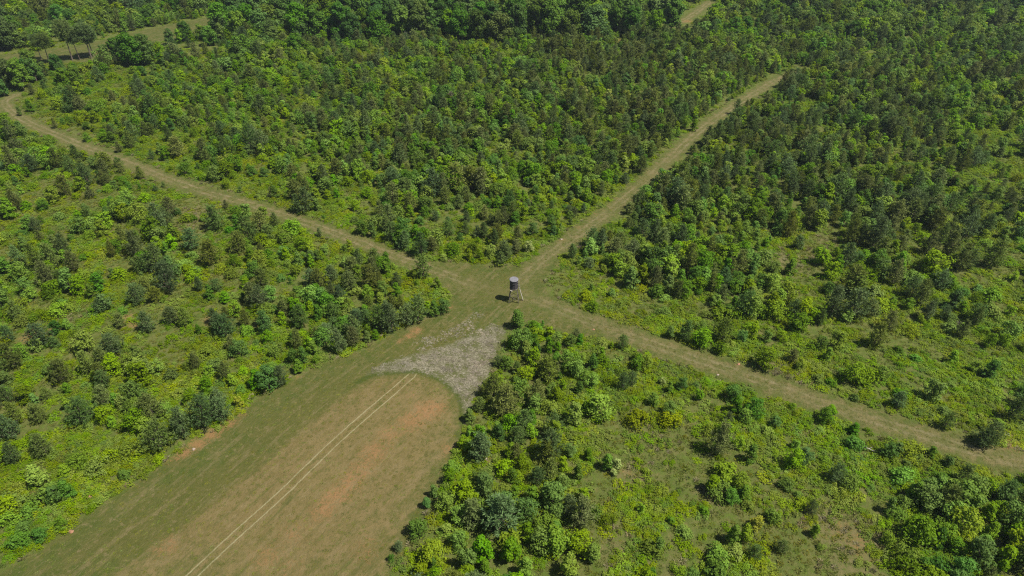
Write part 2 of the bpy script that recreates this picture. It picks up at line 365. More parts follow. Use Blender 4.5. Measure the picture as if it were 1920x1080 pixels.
def pine_shape(r, H=6.0, R=2.1, whorls=11, bare=.08, flat=False, per=7):
    """young pine: tapered stem, rising branches in whorls, brushes of needles on the shoots"""
    lean = r.normal(0, .02*H, 2)
    trunk = [tube([(lean[0]*t*t, lean[1]*t*t, H*t) for t in np.linspace(0, .97, 7)], np.linspace(.018*H, .01, 7))]
    C, D, L = [], [], []
    for w in range(whorls):
        t = bare+(1-bare)*(w+.3*r.random())/whorls
        z = H*t; prof = (1-t)**.62*(.35+.65*min(1, (t-bare)*4+.35)) if not flat else math.sin(math.pi*min(1, .18+.8*(t-bare)/(1-bare)))**.7
        nb = r.integers(per-2, per+1)
        a0 = r.random()*6.28
        for k in range(nb):
            a = a0+k*6.283/nb+r.normal(0, .25); ln = R*prof*r.uniform(.6, 1.15)+.15
            up = .25+.75*t if not flat else .15
            o = np.array([lean[0]*t*t, lean[1]*t*t, z])
            d = unit(np.array([math.cos(a), math.sin(a), up]))
            e = o+d*ln+np.array([0, 0, .12*ln])
            trunk.append(tube([o, o+d*ln*.55, e], [.004*H*(1-t)+.008, .003*H*(1-t)+.006, .003], 4))
            nt = max(2, int(ln*3.4))
            for q in range(nt):
                s = .3+.75*(q+r.random())/nt
                c = o+(e-o)*s+r.normal(0, .10+.06*ln, 3)
                m = 9
                dd = unit(r.normal(0, 1, (m, 3))+d*.5+np.array([0, 0, .55]))
                l = r.uniform(.30, .52, m)*(1 if not flat else 1.3)
                C.append(c+dd*l[:, None]*.5); D.append(dd); L.append(l)
    m = 12; dd = unit(r.normal(0, .6, (m, 3))+np.array([0, 0, 1.0])); l = r.uniform(.3, .6, m)
    C.append(np.array([lean[0], lean[1], H*.97])+dd*l[:, None]*.5); D.append(dd); L.append(l)
    C = np.concatenate(C); D = np.concatenate(D); L = np.concatenate(L)
    S = r.normal(0, 1, C.shape)+np.array([0, 0, .8])
    return merge(trunk), soup(rhombs(C, D, S, L, L*.26, r))

def leafy_shape(r, H=4.5, R=1.5, lobes=13, leaves=95, shape='oval', leaf=(.2, .34), base=.12, lobe_r=(.28, .5)):
    """broad-leaved plant: stem, limbs to lobes of foliage, leaves spread through each lobe"""
    stem = [tube([(r.normal(0, .02*H)*t, r.normal(0, .02*H)*t, H*.85*t) for t in np.linspace(0, 1, 6)], np.linspace(.02*H, .008, 6))]
    C, Nn = [], []
    for i in range(lobes):
        t = base+(1-base)*((i+r.random())/lobes)
        if shape == 'cone': rad = R*(1.05-t)**.7
        elif shape == 'dome': rad = R*math.sqrt(max(.05, 1-t*t))
        else: rad = R*math.sin(math.pi*min(.98, .12+.82*t))**.6
        a = i*2.4+r.normal(0, .5); q = rad*r.uniform(.25, .8)
        lr = R*r.uniform(*lobe_r)*(1 if t < .8 else .75)
        c = np.array([q*math.cos(a), q*math.sin(a), H*t*.92])
        stem.append(tube([(0, 0, max(.02, H*t*.55)), c*np.array([.6, .6, .9]), c], [.012*H*(1-t)+.008, .008*H*(1-t)+.006, .004], 4))
        n = int(leaves*r.uniform(.7, 1.3))
        d = unit(r.normal(0, 1, (n, 3))+np.array([0, 0, .25]))
        rr = lr*np.clip(r.normal(.85, .22, n), .2, 1.35)[:, None]
        pz = c+d*rr*np.array([1, 1, .8])
        C.append(pz); Nn.append(d*1.0+np.array([0, 0, .4])+r.normal(0, .30, (n, 3)))
    C = np.concatenate(C); Nn = unit(np.concatenate(Nn))
    ok = C[:, 2] > .05; C, Nn = C[ok], Nn[ok]
    D = np.cross(Nn, r.normal(0, 1, C.shape)); L = r.uniform(*leaf, len(C))
    return merge(stem), soup(rhombs(C, D, Nn, L, L*.72, r))
def mat_shape(r, R=.95, H=.55, n=210):
    """low tangle of vines and briars"""
    k = 7; lc = np.stack([r.normal(0, R*.45, k), r.normal(0, R*.45, k), r.uniform(.0, H*.6, k)], 1)
    i = r.integers(0, k, n); d = unit(r.normal(0, 1, (n, 3))+np.array([0, 0, .6]))
    C = lc[i]+d*np.array([.42, .42, .30])*r.uniform(.6, 1.2, n)[:, None]
    C[:, 2] = np.abs(C[:, 2])+.03
    Nn = unit(d*.5+np.array([0, 0, .9])+r.normal(0, .4, (n, 3))); D = np.cross(Nn, r.normal(0, 1, C.shape)); L = r.uniform(.15, .3, n)
    return soup(rhombs(C, D, Nn, L, L*.6, r))
def tuft_shape(r, R=.4, H=.45, n=42, lay=.5):
    """grass tuft: thin arching blades"""
    a = r.uniform(0, 6.28, n); q = R*np.sqrt(r.random(n))*.7
    B = np.stack([q*np.cos(a), q*np.sin(a), np.zeros(n)], 1)
    d = unit(np.stack([np.cos(a)*lay, np.sin(a)*lay, np.ones(n)], 1)+r.normal(0, .3, (n, 3)))
    d[:, 2] = np.abs(d[:, 2]); L = H*r.uniform(.5, 1.1, n)
    S = r.normal(0, 1, (n, 3))
    return soup(rhombs(B+d*L[:, None]*.5, d, S, L, .035+L*.1, r))
def twig_shape(r, H=3.0, R=1.2):
    """leafless shrub: forked bare branches"""
    parts = [tube([(0, 0, 0), (.05, 0, H*.5), (.1, .05, H)], [.05, .035, .01])]
    for i in range(46):
        t = r.uniform(.08, .95); a = r.random()*6.28; ln = R*r.uniform(.5, 1.1)*(1.1-.6*t)
        o = np.array([.1*t, .05*t, H*t]); d = np.array([math.cos(a), math.sin(a), r.uniform(.4, 1.2)])
        e = o+unit(d)*ln; parts.append(tube([o, (o+e)/2+r.normal(0, .05, 3), e], [.03, .022, .01], 4))
        for k in range(4):
            o2 = o+(e-o)*r.uniform(.3, 1); d2 = unit(d+r.normal(0, .8, 3)); parts.append(tube([o2, o2+d2*ln*.45], [.018, .008], 4))
    return merge(parts)

HIDE = bpy.data.collections.new('plant_shapes')               # never linked to the scene: only feeds the uncountable masses
PROTO = {}                                                    # kind -> list of (trunk mesh, crown mesh, merged mesh object)
def add_proto(kind, trunk, crown, mt, mc):
    tm = mesh_quads('trunk', *trunk, [M[mt]], smooth=True) if trunk is not None else None
    cm = mesh_quads('crown', *crown, [M[mc]])
    if trunk is not None:
        V, F = merge([trunk, crown]); mi = np.concatenate([np.zeros(len(trunk[1]), int), np.ones(len(crown[1]), int)])
        me = mesh_quads(kind, V, F, [M[mt], M[mc]], mi)
    else: me = cm
    PROTO.setdefault(kind, []).append((tm, cm, me))
R_ = lambda s: np.random.default_rng(s)
for s in range(4):
    sh = pine_shape(R_(s+10), 6.0, [2.0, 2.4, 1.7, 2.6][s], [11, 10, 13, 9][s])
    add_proto('pine', *sh, 'pbark', 'pine')
    add_proto('olive', *pine_shape(R_(s+50), 6.0, [1.9, 2.3, 1.6, 2.1][s], 11), 'pbark', 'olive')
    add_proto('mid', *leafy_shape(R_(s+20), 4.5, [1.4, 1.7, 1.3, 1.9][s], [15, 16, 13, 18][s], 90, ['cone', 'oval', 'cone', 'oval'][s]), 'bark', 'mid')
    add_proto('bright', *leafy_shape(R_(s+30), 4.0, [1.4, 1.6, 1.3, 1.8][s], [13, 14, 12, 16][s], 85, ['oval', 'oval', 'cone', 'oval'][s]), 'bark', 'bright')
    add_proto('bush', *leafy_shape(R_(s+40), 1.7, [1.35, 1.6, 1.2, 1.9][s], 13, 75, 'dome', (.16, .3), .1, (.3, .5)), 'bark', ['bright', 'mat', 'mid', 'mat'][s])
    add_proto('wood', *leafy_shape(R_(s+60), 12.0, [3.8, 4.4, 3.4, 4.8][s], [26, 30, 24, 32][s], 190, 'oval', (.42, .75), .2, (.22, .42)), 'bark', ['wood', 'wood', 'mid', 'wood'][s])
for s in range(2):
    add_proto('blue', *leafy_shape(R_(s+70), 4.6, [1.35, 1.7][s], 15, 95, ['cone', 'oval'][s]), 'bark', 'blue')
    add_proto('lime', *leafy_shape(R_(s+80), 3.2, 1.2, 11, 70, 'oval'), 'bark', 'lime')
for s in range(3):
    add_proto('tall', *pine_shape(R_(s+90), 16.0, [3.6, 3.2, 4.0][s], 11, [.5, .55, .45][s], True, 9), 'pbark', 'pine')
for s in range(4): add_proto('mat', None, mat_shape(R_(s+100)), None, 'mat')
for s in range(4): add_proto('tuft', None, tuft_shape(R_(s+110)), None, 'grass')
for s in range(3): add_proto('straw', None, tuft_shape(R_(s+120), .6, .5, 46, 2.2), None, 'straw')
for s in range(2): add_proto('drytuft', None, tuft_shape(R_(s+130), .45, .9, 50, .45), None, 'dry')

# ------------------------------------------------------------------ planting plan
TYPES = [
 "wwwwwwwWWWWWWWWWWWWWWwwwwwwwwwww",
 "wGGGGGGwwMMMMMMMMOOOOOOMMMMMMMMM",
 "GwwwMMMMMMMMMMMMMOOOOOOOMMMMMMMM",
 "GYLLMMMMMMMMMMMMMMOOOOOMMMMPPMLL",
 "LLLLLLMMMMMMMMMMMMMMOOMPPPPPPMLY",
 "SSSSSLLLLMMMMMMMMMMMMMMPPPOPPPLY",
 "SSSSSGGGLLLLLMMMMMMMMMMMMMMMPPPL",
 "SSSSSSGSLLLLLLLMLMMMMMMMLGMMMLLL",
 "SSSSSSSSLLLMLLLLLLYMMMMMGGLLLLLL",
 "SSSSSSSSSMMPPLCCCCYYLLMMLLLLLLLL",
 "SRSSRRSSMMPPPCCCCMLLYYLLLLLLLLLY",
 "PSSPLLLLYMPPCCCCMMMLLLYYYYYLYYYY",
 "PPYLYLPLCCCCCCCLMMLLLLLYYYYYYYYY",
 "PPYYPPPCCCCCCCLMMYGGGGLYYYLYYYYY",
 "YYYYYCCCCCCCCCLLMMYGGGGLYYYYYLLL",
 "YLYYCCCCCCCCCCMMPMGYYGGLYYYYLMMM",
 "LLYCCCCCCCCCCGMMMMGYYYGGRRGLMMMM",
 "YCCCCCCCCCCCGMMMMGGYYYLLGRRLLLMM"]
TY = np.array([list(r) for r in TYPES])
# chance per planting cell of: pine, olive, mid, bright, blue, bush ; then mat chance and tuft chance per own cell
MIXES = {
 'W': ((.02,.02,.20,.10,.10,.05), .10, .1), 'w': ((.03,.05,.22,.36,.05,.06), .30, .1),
 'O': ((.06,.28,.14,.26,.03,.06), .30, .3), 'M': ((.05,.09,.20,.32,.04,.10), .50, .4),
 'L': ((.03,.05,.07,.12,.02,.19), 1.0, .8), 'Y': ((.010,.010,.02,.06,.012,.14), 2.2, .6),
 'G': ((.004,.004,.010,.014,.006,.045), .10, 1.2), 'S': ((.045,.085,.05,.08,.02,.16), .45, 1.2),
 'P': ((.14,.16,.13,.20,.03,.08), .50, .4), 'C': ((.04,.04,.08,.08,.02,.12), .4, .5), 'R': ((.02,.03,.02,.02,.0,.08), .06, .9)}
def type_at(x, y, jit):
    px, py, _ = project(x, y, height(x, y))
    px = px+jit*rng.uniform(-38, 38, len(x)); py = py+jit*rng.uniform(-34, 34, len(x))
    t = TY[np.clip((py/60).astype(int), 0, 17), np.clip((px/60).astype(int), 0, 31)]
    return np.where((px > 60) & (px < 300) & (py > 120) & (py < 180), 'L', t)        # low growth in front of the meadow
def scatter_grid(cell, marg=(260, 160, 260), ymax=520):
    xs = np.arange(-430, 430, cell); ys = np.arange(28, ymax, cell)
    A, B = np.meshgrid(xs, ys); x = A.ravel()+rng.uniform(-.48, .48, A.size)*cell; y = B.ravel()+rng.uniform(-.48, .48, A.size)*cell
    px, py, d = project(x, y, height(x, y))
    k = (px > -marg[0]) & (px < 1920+marg[0]) & (py > -marg[1]) & (py < 1080+marg[2]); return x[k], y[k]
def clearance(x, y):                                           # metres of open (mown) ground: positive = inside a lane, the field ...
    f = fields(np.stack([x, y], 1)); return np.maximum(np.maximum(f['edge'], f['fld']), np.maximum(f['mead'], f['stw'])), f

# plants one can pick out in the photograph: pixel of the foot, kind, height in metres
HAND = [
 (305,838,'pine',6.2),(345,818,'pine',6.8),(386,798,'pine',7.2),(416,786,'pine',5.2),(90,853,'olive',5.4),(30,868,'pine',5.0),(35,795,'olive',5.5),(160,792,'pine',5.8),
 (196,757,'olive',4.6),(132,930,'blue',4.2),(110,938,'blue',3.6),(215,800,'bright',3.0),(205,862,'bush',2.2),(250,850,'bush',2.1),(185,880,'bush',2.3),(150,870,'bush',2.0),(235,895,'bush',1.8),
 (300,866,'bush',1.3),(448,760,'lime',2.4),(120,990,'mid',2.8),(80,1010,'mid',2.6),(40,1020,'bush',2.2),(60,965,'bush',2.2),(20,950,'bush',2.2),(130,740,'bright',3.4),(245,770,'bush',2.2),(270,745,'bush',2.0),
 (783,1002,'mid',3.4),(748,1032,'pine',2.2),(735,1050,'blue',1.5),(814,1066,'mid',2.8),(790,1078,'bright',2.8),(905,1048,'mid',6.0),(960,1052,'mid',5.4),(878,1062,'bright',4.6),(870,935,'bright',4.2),
 (845,905,'bright',3.6),(905,905,'bush',2.4),(800,950,'blue',2.6),(815,930,'mid',3.0),(940,960,'mid',4.6),(985,970,'mid',4.4),(1000,940,'bright',4.0),(905,960,'bush',2.2),(880,790,'mid',3.4),(900,820,'bright',3.2),(880,845,'bright',3.0),
 (985,806,'pine',5.2),(1030,898,'olive',5.0),(1008,905,'pine',3.8),(1152,884,'lime',3.4),(1138,880,'bright',4.2),(1102,862,'mid',3.0),(1090,985,'olive',6.6),(1065,965,'pine',5.0),(1070,855,'mid',3.0),(1040,1032,'bright',5.2),(1012,1030,'mid',4.6),(1085,1030,'bright',4.4),
 (1110,1050,'bright',4.2),(1065,1075,'bright',4.4),(985,1080,'mid',4.6),(1405,864,'blue',4.4),(1378,772,'mid',4.4),(1412,776,'blue',4.2),(1395,790,'bright',3.2),(1392,936,'mid',3.8),(1370,940,'mid',2.8),(1370,1018,'mid',4.6),(1395,1012,'bright',3.6),(1415,988,'lime',3.0),
 (1195,792,'bush',2.6),(1120,780,'bright',5.6),(1095,776,'mid',3.4),(1255,795,'bush',2.4),(1330,810,'bush',1.6),(1345,1050,'bush',2.4),(1340,1075,'bush',2.2),
 (1505,868,'blue',4.0),(1545,790,'mid',3.2),(1555,780,'bright',2.6),(1600,812,'mid',2.8),(1680,852,'bright',3.2),(1665,855,'mid',3.2),(1700,850,'bush',2.2),(1745,856,'mid',2.6),(1770,802,'pine',3.8),(1852,832,'pine',5.2),(1838,836,'pine',4.2),(1895,785,'pine',5.6),
 (1825,928,'mid',4.6),(1805,935,'blue',3.6),(1845,925,'bright',3.8),(1845,975,'mid',4.4),(1850,1010,'mid',4.2),(1890,985,'mid',5.4),(1900,1030,'bright',5.4),(1915,1060,'mid',5.2),(1880,1055,'bright',4.2),(1755,1022,'blue',4.2),(1765,1012,'mid',4.0),(1660,1018,'mid',2.6),(1520,962,'pine',3.0),(1525,1004,'mid',3.0),
 (1445,975,'bush',2.2),(1800,1075,'mid',3.6),(1750,1070,'bush',2.4),(1700,1070,'bush',2.2),(1790,1035,'bright',3.2),
 (50,470,'mid',4.6),(125,478,'olive',6.0),(108,470,'olive',4.6),(95,532,'olive',6.2),(120,535,'pine',4.2),(260,568,'pine',5.4),(200,582,'blue',4.6),(190,585,'pine',3.6),(313,424,'pine',5.2),(320,405,'olive',5.6),(300,472,'bright',4.8),(325,465,'bright',4.6),(235,455,'olive',5.2),
 (350,608,'olive',4.6),(325,605,'olive',4.4),(441,501,'mid',4.2),(83,536,'lime',2.4),(445,412,'mid',4.4),(400,415,'mid',2.6),(425,392,'olive',2.8),(160,645,'olive',3.4),(107,650,'blue',3.0),(280,620,'pine',5.0),(375,625,'mid',2.8),(425,600,'olive',3.6),(462,610,'olive',4.2),(165,405,'mid',4.0),(215,400,'pine',3.6),
 (170,700,'olive',5.8),(200,690,'olive',5.4),(280,702,'mid',4.2),(300,700,'bright',3.8),(30,690,'olive',6.2),(120,715,'olive',5.6),(215,520,'mid',3.0),(395,560,'mid',4.2),(375,545,'pine',3.8),(20,640,'pine',4.2),(450,665,'mid',4.2),(435,655,'olive',3.6),(370,690,'olive',4.0),
 (575,397,'pine',7.2),(560,398,'pine',5.6),(595,396,'mid',4.4),(505,448,'mid',4.6),(518,424,'olive',4.2),(495,412,'bright',4.2),(492,480,'olive',3.6),(600,444,'olive',2.8),(725,502,'blue',4.8),(672,500,'pine',5.0),(795,520,'pine',6.2),(822,540,'mid',3.6),(735,622,'pine',7.6),(712,615,'pine',6.0),(785,602,'pine',6.8),(765,608,'pine',5.6),
 (815,592,'mid',4.6),(832,584,'mid',3.6),(638,660,'pine',6.2),(665,648,'olive',4.8),(572,682,'mid',4.6),(590,665,'mid',4.0),(505,728,'blue',5.8),(530,722,'pine',5.0),(485,725,'mid',5.0),(735,452,'pine',5.6),(760,466,'pine',5.4),(790,478,'pine',6.6),(752,458,'mid',4.6),(812,470,'olive',4.0),(700,444,'mid',4.6),(680,440,'mid',4.8),
 (500,625,'pine',5.8),(535,592,'olive',4.6),(600,540,'olive',5.4),(585,535,'pine',4.6),(640,570,'pine',5.2),(600,600,'mid',4.6),(560,500,'bright',4.6),(540,490,'bright',4.4),(585,500,'mid',4.0),(690,640,'mid',3.2),(705,635,'mid',2.8),(690,560,'bright',4.4),(720,555,'mid',4.6),(745,555,'mid',4.2),(660,595,'bush',2.6),
 (940,496,'olive',3.6),(850,480,'mid',4.2),(880,488,'bright',3.8),(900,488,'mid',3.6),(920,480,'bright',3.6),(990,472,'lime',3.2),(975,468,'bright',3.6),(875,440,'pine',4.2),(972,614,'blue',5.2),(1018,612,'mid',1.8),(1168,652,'pine',3.4),(1073,484,'pine',4.2),(1110,462,'pine',5.2),(1112,580,'bush',2.2),(1098,560,'bush',2.0),
 (1182,538,'mid',6.0),(1205,530,'bright',5.4),(1225,520,'mid',5.4),(1160,470,'olive',5.4),(1300,530,'mid',5.0),(1275,535,'mid',4.8),(1255,632,'blue',3.4),(1350,660,'bush',2.4),(1365,590,'bush',2.6),(1345,585,'mid',3.2),(1425,592,'bush',2.6),(1432,688,'mid',5.0),(1390,640,'mid',3.2),(1195,690,'mid',3.4),(1185,720,'pine',3.2),
 (1065,690,'bright',5.0),(1080,705,'bright',4.6),(1110,690,'mid',4.0),(1030,660,'mid',4.4),(1000,650,'mid',3.6),(950,690,'mid',3.2),(930,720,'mid',3.0),(1240,720,'lime',1.8),(1255,735,'mid',3.0),(1210,690,'bright',3.4),(960,650,'bright',3.2),
 (1472,566,'bright',6.0),(1455,575,'mid',5.4),(1555,520,'bright',4.8),(1830,600,'mid',4.6),(1850,705,'blue',4.6),(1850,650,'mid',4.0),(1640,420,'pine',6.6),(1580,425,'mid',5.0),(1810,445,'pine',6.4),(1845,440,'pine',6.0),(1780,440,'olive',5.2),(1635,490,'lime',2.6),(1550,675,'mid',3.6),(1650,580,'bush',2.8),(1700,580,'bright',3.2),
 (1325,270,'pine',6.2),(1345,262,'pine',6.6),(1200,325,'olive',5.8),(1285,240,'mid',4.6),(1300,245,'mid',4.6),(1365,260,'pine',5.6),(1380,215,'pine',5.6),(1095,180,'lime',4.0),(1175,190,'lime',4.6),(1140,185,'lime',3.8),(1195,235,'lime',4.2),(740,330,'lime',3.6),(715,350,'mid',4.4),(530,325,'mid',6.0),(540,322,'blue',4.6),(690,195,'blue',5.4),(665,200,'blue',5.2),
 (405,340,'mid',5.4),(350,328,'mid',4.6),(312,300,'mid',5.0),(320,265,'pine',5.6),(225,285,'olive',3.6),(165,265,'mid',3.2),(105,240,'olive',3.6),(60,210,'blue',5.0),(40,216,'mid',3.6),(125,305,'mid',5.0),(120,350,'bright',4.6),(225,315,'mid',4.0),(265,335,'olive',4.0)]
TALL = [(93,118,12.5),(78,112,11.0),(136,113,17.0),(150,112,13.5),(172,110,15.0),(176,106,13.0)]
WOODH = [(45,168,13.0),(25,162,11.0),(70,154,10.0),(125,168,9.0),(145,162,8.5),(250,124,14.0),(278,120,13.0),(235,114,9.0),(10,180,7.0),(20,92,14.0),(35,80,13.0),(420,72,12.0),(445,60,13.0),(395,85,9.0),(200,116,8.0),(218,108,9.0),(110,132,7.0),(320,84,8.0),(350,76,9.0),(60,128,8.0),(1240,38,16.0),(1252,36,14.0)]

plants = []                                                    # dict per plant
def put(x, y, kind, h, hand=False):
    plants.append(dict(x=float(x), y=float(y), kind=kind, h=float(h), hand=hand))
for px, py, k, h in HAND: put(*ground(px, py), k, h, True)
for px, py, h in TALL: put(*ground(px, py), 'tall', h, True)
for k_ in range(24): WOODH.append((425+k_*36+random.uniform(-12, 12), random.uniform(66, 84)-(8 if k_ > 15 else 0), random.uniform(12, 18)))
for px, py, h in WOODH: put(*ground(px, py), 'wood', h, True)
HXY = np.array([(p['x'], p['y'], p['h']) for p in plants])
KN = ['pine', 'olive', 'mid', 'bright', 'blue', 'bush']
KH = {'pine': (3.2, 6.4), 'olive': (3.4, 6.2), 'mid': (2.4, 5.2), 'bright': (2.2, 4.6), 'blue': (2.2, 4.8), 'bush': (1.0, 2.2), 'wood': (8.5, 14.0)}
KR = {'pine': .30, 'olive': .26, 'mid': .28, 'bright': .3, 'blue': .28, 'bush': .6, 'wood': .25}
x, y = scatter_grid(2.75)
ty = type_at(x, y, 1.0); cl, fo = clearance(x, y)
bare = np.maximum(fo['red']*1.3, fo['dry']) > rng.uniform(.25, .9, len(x))
far_open = (line_dist(np.stack([x, y+7], 1), LANES[3][1]) < 9) | (poly_sd(np.stack([x, y+6], 1), MEADOW) > -1)
u = rng.random(len(x)); hh = rng.random(len(x))
zone = np.clip(.5+.8*np.sin(x/15.3+1.6*np.sin(y/21.)+.5)*np.sin(y/17.7+1.4*np.sin(x/19.)), 0, 1)
vig = np.clip(.5+.75*np.sin(x/9.7+1.8*np.sin(y/12.3)+2.)*np.sin(y/8.9+1.5*np.sin(x/14.)+1.), 0, 1)
dens = .5+.5*np.clip(.5+.9*(np.sin(x/7.3+2*np.sin(y/9.1))*np.sin(y/6.2+1.7*np.sin(x/11))), 0, 1)*1.6
for i in range(len(x)):
    t = ty[i]; w1 = zone[i]; mix = np.array(MIXES[t][0])*np.array([.35+1.1*w1, .35+1.1*w1, 1.5-w1, 1.6-1.2*w1, 1, 1.2-.4*w1])*1.15; c = 0; s = 1.0 if t in 'OW' else min(1.25, max(.3, dens[i]*1.35)) if t in 'MP' else dens[i]
    k = None
    for kn, pr in zip(KN, mix):
        c += pr*s
        if u[i] < c: k = kn; break
    if k is None or ((bare[i] or far_open[i]) and k != 'bush') or (bare[i] and rng.random() < .7): continue
    lo, hi = KH[k]; h = (lo+(hi-lo)*hh[i]**1.3)*(.78+.62*vig[i])
    h *= 1.08 if t in 'LS' else .85 if t in 'YGR' else 1.05
    if t == 'w': h *= 1.5
    if t != 'W': h *= .68+.32*min(1, max(0, -cl[i]-1)/6)                     # lower growth along the open edges
    if cl[i] > -KR[k]*h*1.0: continue
    d = np.hypot(HXY[:, 0]-x[i], HXY[:, 1]-y[i])
    if (d < .22*np.minimum(HXY[:, 2], 7)+.22*h).any(): continue
    put(x[i], y[i], k, h)
xw, yw = scatter_grid(8.0)
tw = type_at(xw, yw, .7); cw, _ = clearance(xw, yw)
for i in range(len(xw)):
    q_ = np.array([[xw[i], yw[i]+10]])
    if line_dist(q_, LANES[3][1])[0] < 13 or max(poly_sd(q_+np.array([0, d_]), MEADOW)[0] for d_ in (0, 8)) > -2: continue
    if tw[i] == 'W' and cw[i] < -4: put(xw[i], yw[i], 'wood', rng.uniform(12, 18.5))
    elif tw[i] == 'w' and cw[i] < -4 and rng.random() < .28: put(xw[i], yw[i], 'wood', rng.uniform(6.5, 11))
for p in plants:
    p['z'] = float(height(p['x'], p['y'])); p['px'], p['py'], p['dep'] = project(p['x'], p['y'], p['z']+p['h']*.5)
    p['vis'] = -20 < p['px'] < 1940 and -15 < p['py'] < 1095
    p['size'] = p['h']/p['dep']*(1000 if p['hand'] else 1)*(2 if p['vis'] else 0)

# ------------------------------------------------------------------ individuals with their own labels
FAM = {'pine': ('pine_sapling', 'pine', 'pines of the regrowth'), 'olive': ('pine_sapling', 'pine', 'pines of the regrowth'),
       'mid': ('broadleaf_sapling', 'young tree', 'broad-leaved saplings of the regrowth'), 'bright': ('broadleaf_sapling', 'young tree', 'broad-leaved saplings of the regrowth'),
       'blue': ('broadleaf_sapling', 'young tree', 'broad-leaved saplings of the regrowth'), 'lime': ('broadleaf_sapling', 'young tree', 'broad-leaved saplings of the regrowth'),
       'bush': ('bush', 'bush', 'bushes of the regrowth'), 'wood': ('woodland_tree', 'tree', 'trees of the wood beyond'), 'tall': ('tall_pine', 'pine', 'tall pines in the far meadow')}
NOUN = {'pine_sapling': 'young pine', 'broadleaf_sapling': 'leafy sapling', 'bush': 'bush', 'woodland_tree': 'tree', 'tall_pine': 'tall bare-stemmed pine'}
TONE = {'pine': 'dark green', 'olive': 'olive green', 'mid': 'mid green', 'bright': 'bright green', 'blue': 'deep green', 'lime': 'lime yellow', 'bush': 'low green', 'wood': 'dark leafy', 'tall': 'dark'}
BH = {'pine': 6., 'olive': 6., 'mid': 4.5, 'bright': 4., 'blue': 4.6, 'lime': 3.2, 'bush': 1.7, 'wood': 12., 'tall': 16.}
MARKS = [("hunting blind", 965, 562), ("grey straw patch", 900, 690), ("rounded end of the field", 790, 690), ("red clay bank by the field", 400, 815), ("clay edge near the blind", 790, 620),
         ("lower left photo corner", 0, 1080), ("lower right photo corner", 1920, 1080), ("middle of the photo's left edge", 0, 600), ("middle of the photo's right edge", 1920, 540), ("bare clay at the left edge", 65, 630),
         ("dry hollow in the right thicket", 1500, 485), ("dry patch beside the left track", 365, 415), ("start of the left track", 20, 190), ("far end of the far track", 1470, 145), ("bend of the far track", 1205, 343),
         ("reddish dry patch, lower right", 1590, 1005), ("clay patch by the right track", 1890, 822), ("right track's pale middle", 1430, 716), ("middle of the left track", 430, 372), ("lone lime sapling, lower middle", 1152, 884),
         ("photo's bottom edge centre", 1000, 1080), ("tall pines in the meadow", 135, 113), ("leafless grey shrub", 845, 200), ("clay strip, upper right", 1690, 156), ("photo's top edge centre", 960, 0), ("upper right photo corner", 1920, 0), ("grassy opening in lower right", 1340, 880)]
MX, MY = ground(np.array([m[1] for m in MARKS]), np.array([m[2] for m in MARKS]))
ORD = ['', 'nearest', 'second nearest', 'third nearest', 'fourth nearest', 'fifth nearest', 'sixth nearest', 'seventh nearest', 'eighth nearest', 'ninth nearest', 'tenth nearest']
def ordinal(n):
    if n < len(ORD): return ORD[n]
    return f"{n}{'th' if 10 <= n % 100 <= 20 else {1:'st',2:'nd',3:'rd'}.get(n % 10,'th')} nearest"
fams = {}
for p in plants: fams.setdefault(FAM[p['kind']][0], []).append(p)
rest = {}
solo = []
for nm, L in fams.items():
    L.sort(key=lambda p: -p['size'])
    keep = [p for p in L if p['vis']][:300]; ids = {id(p) for p in keep}
    solo += keep
    rest[nm] = [p for p in L if id(p) not in ids]
buckets = {}
for p in solo:
    d = np.hypot(MX-p['x'], MY-p['y']); p['mark'] = int(np.argmin(d)); p['md'] = float(d.min())
    p['tone'] = TONE[p['kind']]
    b = BH[p['kind']]; p['sz'] = 'tall' if p['h'] > b*.98 else 'small' if p['h'] < b*.68 else 'medium'
    if p['kind'] == 'tall': p['sz'] = ''
    buckets.setdefault((FAM[p['kind']][0], p['tone'], p['mark']), []).append(p)
for (nm, tone, mk), L in buckets.items():
    L.sort(key=lambda p: p['md'])
    for n, p in enumerate(L, 1):
        p['label'] = f"{p['sz']} {tone} {NOUN[nm]}, {ordinal(n)} to the {MARKS[mk][0]}".strip()
def plant_object(p, k):
    nm, cat, grp = FAM[p['kind']]
    P3 = PROTO[p['kind']]; tm, cm, _ = P3[k % len(P3)]
    e = bpy.data.objects.new(nm, None); COL.objects.link(e); e.empty_display_size = .3
    s = p['h']/BH[p['kind']]; w = s*random.uniform(.95, 1.35)
    e.location = (p['x'], p['y'], p['z']-.05); e.rotation_euler = (random.uniform(-.05, .05), random.uniform(-.05, .05), random.uniform(0, 6.28)); e.scale = (w, w, s)
    tag(e, p['label'], cat, grp)
    for n_, m_ in (('stem' if nm == 'bush' else 'trunk', tm), ('foliage' if nm == 'bush' else 'crown', cm)):
        o = bpy.data.objects.new(n_, m_); COL.objects.link(o); o.parent = e
for k, p in enumerate(solo): plant_object(p, random.randrange(4))

